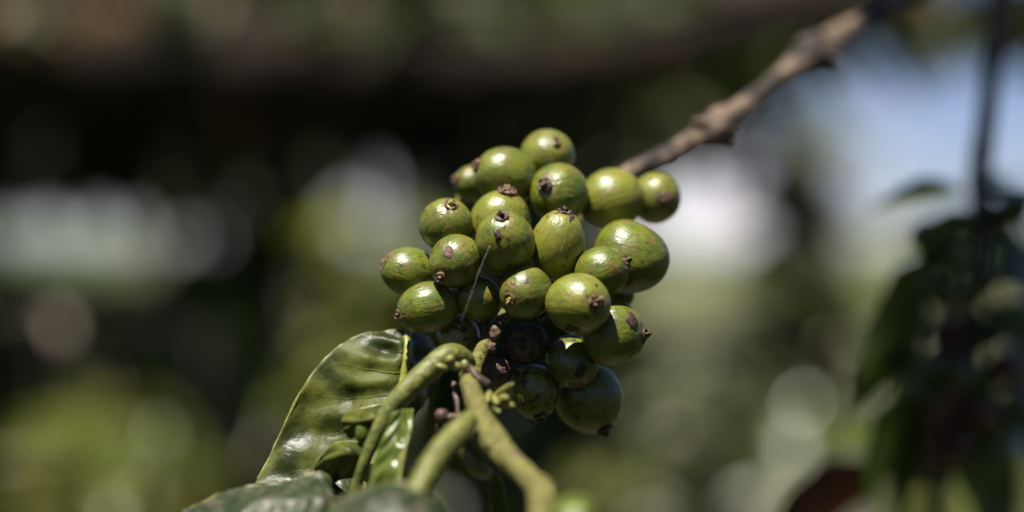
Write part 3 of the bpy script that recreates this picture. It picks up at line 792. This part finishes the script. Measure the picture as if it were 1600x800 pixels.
# near end of the stem, leaning to the lens
tube('green_stem', [P(728, 584, -20), P(736, 606, -26), P(748, 645, -32), P(762, 680, -37), P(800, 722, -44), P(832, 752, -50), P(848, 776, -55), P(842, 830, -62), P(825, 900, -70)],
     [mmr(14), mmr(19), mmr(21), mmr(30), mmr(23), mmr(22), mmr(28), mmr(21), mmr(21)], M['stem'], branch, n=120, seg=26, rough=0.10, rscale=230)
tube('node_collar', [P(716, 572, -19), P(728, 582, -21), P(744, 592, -22), P(766, 600, -22)], [mmr(6), mmr(13), mmr(14), mmr(5)], M['budbrown'], branch, n=24, rough=0.3, rscale=500)
tube('node_collar', [P(708, 592, -20), P(712, 615, -23), P(716, 648, -26)], [mmr(5), mmr(6), mmr(4)], M['budbrown'], branch, n=20, rough=0.3, rscale=500)
# petiole arching left and down
tube('petiole', [P(735, 578, -16), P(722, 560, -18), P(700, 556, -20), P(670, 578, -22), P(640, 606, -24), P(610, 640, -25), P(588, 680, -26), P(571, 720, -26), P(558, 760, -25), P(548, 810, -24)],
     [mmr(15), mmr(21), mmr(23), mmr(22), mmr(21), mmr(18), mmr(14), mmr(12), mmr(11), mmr(10)], M['petiole'], branch, n=110, seg=24, rough=0.03, rscale=350)
# second petiole, nearer the lens
tube('petiole', [P(735, 655, -40), P(715, 676, -44), P(685, 710, -50), P(662, 748, -56), P(648, 785, -60), P(640, 840, -64)],
     [mmr(18), mmr(22), mmr(22), mmr(20), mmr(17), mmr(15)], M['petiole'], branch, n=50, rough=0.03, rscale=500)
# scars on the stem
def blob(name, px, py, mm, rp, mat, el=(1, 1, 1), wob=0.2, parent=None, rot=(0, 0, 0)):
    V, F = lathe_geo([(math.sin(math.pi * (0.02 + 0.96 * i / 10)), math.cos(math.pi * (0.02 + 0.96 * i / 10))) for i in range(11)], 16)
    r = spx(rp, mm)
    mt = Matrix.Rotation(rot[1], 3, 'Y') @ Matrix.Rotation(rot[0], 3, 'X')
    VV = []
    for v in V:
        k = 1 + wob * mnoise.noise(v * 2.2 + Vector((px * 0.1, py * 0.1, 0)))
        VV.append(P(px, py, mm) + mt @ Vector((v.x * el[0], v.y * el[1], v.z * el[2])) * r * k)
    return child(obj(name, VV, F, mat), parent or branch)
blob('scar', 773, 521, -6.5, 9, M['scar'], (1, 0.5, 1.3), 0.5)
blob('scar', 767, 543, -8, 8, M['scar'], (1.1, 0.6, 1.0), 0.6)
blob('scar', 758, 560, -10, 3, M['scar_dark'])
# buds at the top of the petiole
for (px, py, mm, rp, el, rot) in ((703, 562, -25, 8, (1, 1, 1), 0), (703, 562, -26.2, 4.5, (1, 1, 1), 0), (691, 574, -24, 8, (1.5, 0.8, 0.7), 0.4), (726, 571, -24, 8, (0.9, 0.8, 1.1), 0), (712, 573, -24, 9, (1.2, .8, .8), 0)):
    blob('bud', px, py, mm, rp, M['bud'], el, 0.15, rot=(0, rot))
tube('bract', [P(735, 572, -24), P(746, 590, -26), P(762, 602, -27)], [mmr(4), mmr(7), mmr(2)], M['budbrown'], branch, n=16, rough=0.3, rscale=600)
# flower bud tuft
for (a, b, c, e, f, g_, r0) in ((768, 618, -26, 778, 632, -30, 9), (775, 616, -26, 802, 600, -30, 7), (778, 625, -27, 794, 622, -31, 9), (778, 630, -27, 803, 634, -31, 8), (772, 630, -27, 780, 645, -30, 8), (765, 612, -26, 762, 628, -30, 8)):
    tube('flower_bud', [P(a, b, c), P((a * 2 + e * 3) / 5, (b * 2 + f * 3) / 5, (c + g_) / 2), P(e, f, g_)], [mmr(r0 * 0.6), mmr(r0), mmr(r0 * 0.35)], M['bud'], branch, n=16, seg=12, rough=0.12, rscale=500)
# brown buds left of the stem
blob('bud', 690, 650, -27, 11, M['budbrown'], (1, 1, 1.05), 0.2)
blob('bud', 686, 668, -26, 7, M['budbrown'], (0.8, 1, 1.3), 0.3)
tube('bud_stalk', [P(692, 655, -27), P(704, 652, -27), P(720, 650, -28)], [mmr(8), mmr(7), mmr(6)], M['budbrown'], branch, n=14, rough=0.2, rscale=500)
# pale oval bud below the joint and the dark stalk behind
tube('bud', [P(722, 702, -38), P(732, 716, -38), P(748, 732, -37), P(764, 742, -35)], [mmr(6), mmr(13), mmr(17), mmr(10)], M['bud'], branch, n=24, rough=0.08, rscale=300)
tube('stalk', [P(765, 735, -30), P(776, 765, -26), P(784, 830, -24)], [mmr(13), mmr(16), mmr(18)], M['leaf'], branch, n=20)

# ---- leaves lofted through measured curves
def leaf_surface(name, curves, mat, nu=46, nv=60, puff=0.0, nveins=6, vein_at=None, thick=0.0004, wave=0.0, seed=0.0, label=None, vein_mat='vein', margin=None, mid=None, midr=(0.0011, 0.0005), side=True):
    """curves: lists of P() points from one margin across to the other, each running base to tip"""
    rows = [catmull([tuple(p) for p in c], nv) for c in curves]
    G = np.stack(rows, 0)
    cols = [catmull([tuple(G[k, j]) for k in range(len(curves))], nu) for j in range(nv)]
    G = np.stack(cols, 1)                      # nu x nv x 3
    du = np.gradient(G, axis=0); dv = np.gradient(G, axis=1)
    nrm = np.cross(du, dv); nrm /= np.linalg.norm(nrm, axis=2, keepdims=True) + 1e-12
    if nrm[:, :, 1].mean() > 0: nrm = -nrm
    u = np.linspace(0, 1, nu)[:, None]; v = np.linspace(0, 1, nv)[None]
    um = 0.5 if mid is None else mid / (len(curves) - 1)
    uu = np.where(u < um, (um - u) / max(um, 1e-6), (u - um) / max(1 - um, 1e-6))
    ph = v * nveins - uu * 0.9
    h = puff * (np.sin(np.pi * ph) ** 2 - 0.5) * np.sin(np.pi * np.clip(uu, 0, 1))
    if wave: h = h + wave * np.sin(2 * np.pi * (v * nveins * 0.6 + seed)) * uu ** 2
    nz = np.array([[mnoise.noise(Vector(G[i, j]) * 95 + Vector((seed, 0, 0))) for j in range(nv)] for i in range(nu)])
    nz2 = np.array([[mnoise.noise(Vector(G[i, j]) * 240 + Vector((seed, 5, 0))) for j in range(nv)] for i in range(nu)])
    h = h + nz * puff * 1.6 + nz2 * puff * 0.55
    G2 = G + nrm * h[:, :, None]
    V = G2.reshape(-1, 3); F = []
    for i in range(nu - 1):
        for j in range(nv - 1):
            F.append((i * nv + j, i * nv + j + 1, (i + 1) * nv + j + 1, (i + 1) * nv + j))
    o = obj(name, V, F, mat)
    md = o.modifiers.new('thickness', 'SOLIDIFY'); md.thickness = thick; md.offset = 0
    child(o, branch)
    if label: o['label'] = label
    if margin:
        for e in margin:
            idx = 0 if e == 0 else nu - 1
            pts = [Vector(p) for p in G2[idx, ::3]]
            V, F = tube_geo(pts, [spx(2.4) * (0.45 + 1.3 * abs(mnoise.noise(p * 150))) for p in pts], n=len(pts) * 3, seg=8, rough=0.3, rscale=500)
            child(obj('margin', V, F, M['margin']), o)
    if mid is not None:
        k = int(round(um * (nu - 1)))
        pts = [Vector(G2[k, j] + nrm[k, j] * 0.0003) for j in range(0, nv, 4)]
        V, F = tube_geo(pts, list(np.linspace(midr[0], midr[1], len(pts))), n=60, seg=10)
        child(obj('midrib', V, F, M[vein_mat]), o)
        if side:
            for s in (-1, 1):
                for q in range(1, nveins):
                    j0 = int(q / nveins * (nv - 1)); path = []
                    for w in np.linspace(0, 0.9, 9):
                        iu = k + s * w * (k if s < 0 else nu - 1 - k)
                        jv = j0 + w * 0.9 / nveins * (nv - 1)
                        if 0 <= iu <= nu - 1 and jv <= nv - 1:
                            ii, jj = int(round(iu)), int(round(jv)); path.append(Vector(G2[ii, jj] + nrm[ii, jj] * 0.00012))
                    if len(path) > 4:
                        V, F = tube_geo(path, list(np.linspace(0.0003, 0.00012, len(path))), n=24, seg=6)
                        child(obj('vein', V, F, mat), o)
    return o

# large glossy leaf behind the petiole
A_left = [P(633, 515, 5), P(606, 515, 4), P(572, 520, 3), P(536, 537, 2), P(503, 566, 0), P(474, 606, -2), P(450, 652, -4), P(425, 704, -6), P(396, 758, -9)]
A_midl = [P(634, 517, 4), P(618, 530, 1), P(600, 548, 0), P(582, 572, -1), P(562, 602, -1), P(545, 640, -2), P(526, 680, -4), P(505, 720, -7), P(480, 765, -11)]
A_mid = [P(635, 519, 4), P(635, 540, 1), P(634, 565, -1), P(630, 590, -2), P(622, 615, -3), P(612, 645, -5), P(598, 685, -8), P(580, 730, -11), P(560, 780, -15)]
A_right = [P(638, 520, 8), P(662, 525, 14), P(682, 550, 16), P(688, 580, 15), P(676, 612, 11), P(648, 640, 5), P(643, 680, 0), P(634, 725, -5), P(600, 790, -10)]
leaf_surface('leaf', [A_left, A_midl, A_mid, A_right], M['leaf'], nu=70, nv=90, puff=0.0010, nveins=6, seed=1.0, mid=2, margin=(0,), label='large dark glossy leaf with bright rolled edge', midr=(0.0010, 0.0011))
# pale strip of blade right of the petiole
leaf_surface('leaf', [[P(612, 644, -30), P(596, 690, -31), P(582, 730, -32), P(570, 790, -33)], [P(630, 640, -28), P(618, 690, -31), P(606, 735, -33), P(590, 790, -34)], [P(644, 640, -26), P(641, 675, -30), P(632, 712, -33), P(624, 770, -36)]],
             M['leaf_young'], puff=0.0006, nveins=4, seed=4.0, margin=(1,), label='pale green young leaf blade lit by the sun')
leaf_surface('leaf', [[P(642, 672, -29), P(629, 700, -32), P(622, 730, -34), P(618, 770, -35)], [P(636, 690, -29), P(635, 715, -31), P(635, 745, -33), P(632, 780, -35)]],
             M['leaf_young'], nu=12, nv=30, puff=0.0003, nveins=3, seed=5.0, margin=(0, 1), label='thin dry edged strip of young leaf')
# crinkled lobes on the large leaf
leaf_surface('leaf', [[P(606, 634, -16), P(580, 640, -17), P(552, 646, -16), P(538, 658, -14), P(538, 672, -11)], [P(608, 648, -20), P(586, 654, -22), P(560, 660, -21), P(546, 668, -18), P(542, 676, -14)], [P(608, 664, -17), P(590, 668, -17), P(572, 672, -16), P(556, 680, -13), P(548, 686, -10)]],
             M['leaf'], nu=24, nv=36, puff=0.0008, nveins=3, seed=7.0, margin=(0,), label='small curled lobe of dark leaf')
blob('bud', 567, 676, -20, 15, M['leaf_young'], (0.85, 0.7, 1.15), 0.15)
leaf_surface('leaf', [[P(566, 700, -18), P(548, 692, -19), P(522, 695, -18), P(504, 710, -15), P(497, 730, -10), P(500, 748, -6)], [P(566, 714, -22), P(550, 710, -24), P(530, 712, -23), P(516, 724, -19), P(510, 738, -14), P(512, 752, -9)], [P(566, 744, -18), P(552, 744, -18), P(538, 746, -16), P(528, 750, -13), P(522, 754, -10), P(520, 758, -8)]],
             M['leaf'], nu=28, nv=40, puff=0.0010, nveins=3, seed=8.0, margin=(0,), label='rounded puckered lobe of dark leaf')
# lower leaf with dull sheen
leaf_surface('leaf', [[P(516, 770, -28), P(512, 752, -28), P(500, 741, -28), P(476, 745, -28), P(440, 752, -28), P(400, 758, -28), P(360, 770, -28), P(325, 784, -28), P(286, 802, -27)],
                      [P(522, 790, -36), P(518, 782, -38), P(500, 775, -39), P(476, 778, -40), P(440, 784, -40), P(400, 790, -40), P(360, 800, -39), P(325, 812, -37), P(290, 825, -34)],
                      [P(560, 850, -44), P(540, 845, -46), P(510, 840, -48), P(480, 840, -50), P(440, 845, -50), P(400, 850, -50), P(360, 858, -48), P(325, 868, -46), P(290, 880, -42)]],
             M['leaf_sheen'], puff=0.0012, nveins=7, seed=2.0, margin=(0,), label='lower leaf with dull grey sheen and crinkled upper edge')
# near leaf at the bottom, out of focus
leaf_surface('leaf', [[P(505, 806, -50), P(530, 782, -52), P(565, 766, -54), P(605, 757, -56), P(640, 756, -57), P(672, 768, -57), P(690, 784, -56), P(703, 805, -55)],
                      [P(500, 826, -58), P(535, 806, -62), P(570, 794, -65), P(605, 788, -67), P(640, 788, -67), P(670, 796, -66), P(690, 808, -64), P(705, 826, -62)],
                      [P(500, 900, -70), P(535, 890, -74), P(570, 880, -76), P(605, 875, -78), P(640, 875, -78), P(670, 880, -76), P(690, 890, -74), P(705, 900, -72)]],
             M['leaf_sheen'], puff=0.0008, nveins=5, seed=3.0, margin=(0,), label='blurred near leaf arching up from the bottom edge')
leaf_surface('leaf', [[P(858, 800, -72), P(868, 784, -74), P(890, 776, -75), P(912, 778, -75), P(930, 790, -74), P(938, 812, -72)], [P(862, 818, -78), P(872, 802, -82), P(892, 794, -83), P(912, 796, -83), P(928, 806, -81), P(934, 824, -78)], [P(866, 880, -82), P(876, 870, -86), P(894, 866, -88), P(912, 866, -88), P(926, 872, -86), P(932, 880, -82)]],
             M['leaf_young'], nu=24, nv=36, puff=0.0004, nveins=3, seed=6.0, margin=(0,), label='pale yellow green leaf tip at the bottom edge')

# unseen leaves added on the sun side to shade the hanging stem
g = np.random.default_rng(21)
lv = []
for k in range(70):
    dz = g.uniform(0.26, 0.62)
    q = P(g.uniform(1560, 1800), g.uniform(300, 800), g.uniform(175, 240))
    lv.append(tuple(q + Vector((SUN.x, SUN.y, SUN.z)) * (dz / SUN.z)))
child(leaf_cloud('shading_leaves', lv, g.uniform(0, 6.28, 70), g.uniform(-0.5, 0.1, 70), g.normal(0, 0.4, 70), g.uniform(0.5, 0.75, 70), M['bush']), branch)['kind'] = 'stuff'

# spider silk from the hooked scar down to the shoot
silk = tube('spider_silk', [P(766, 382, -17), P(748, 425, -20), P(734, 466, -21), P(722, 498, -21), P(717, 514, -18)], [0.000015] * 5, M['silk'], empty('silk_anchor'), n=30, seg=6)
an = silk.parent; silk.parent = None; silk.matrix_parent_inverse = Matrix.Identity(4); bpy.data.objects.remove(an)
tag(silk, 'fine white silk thread strung across the front of the cherries', 'silk thread')
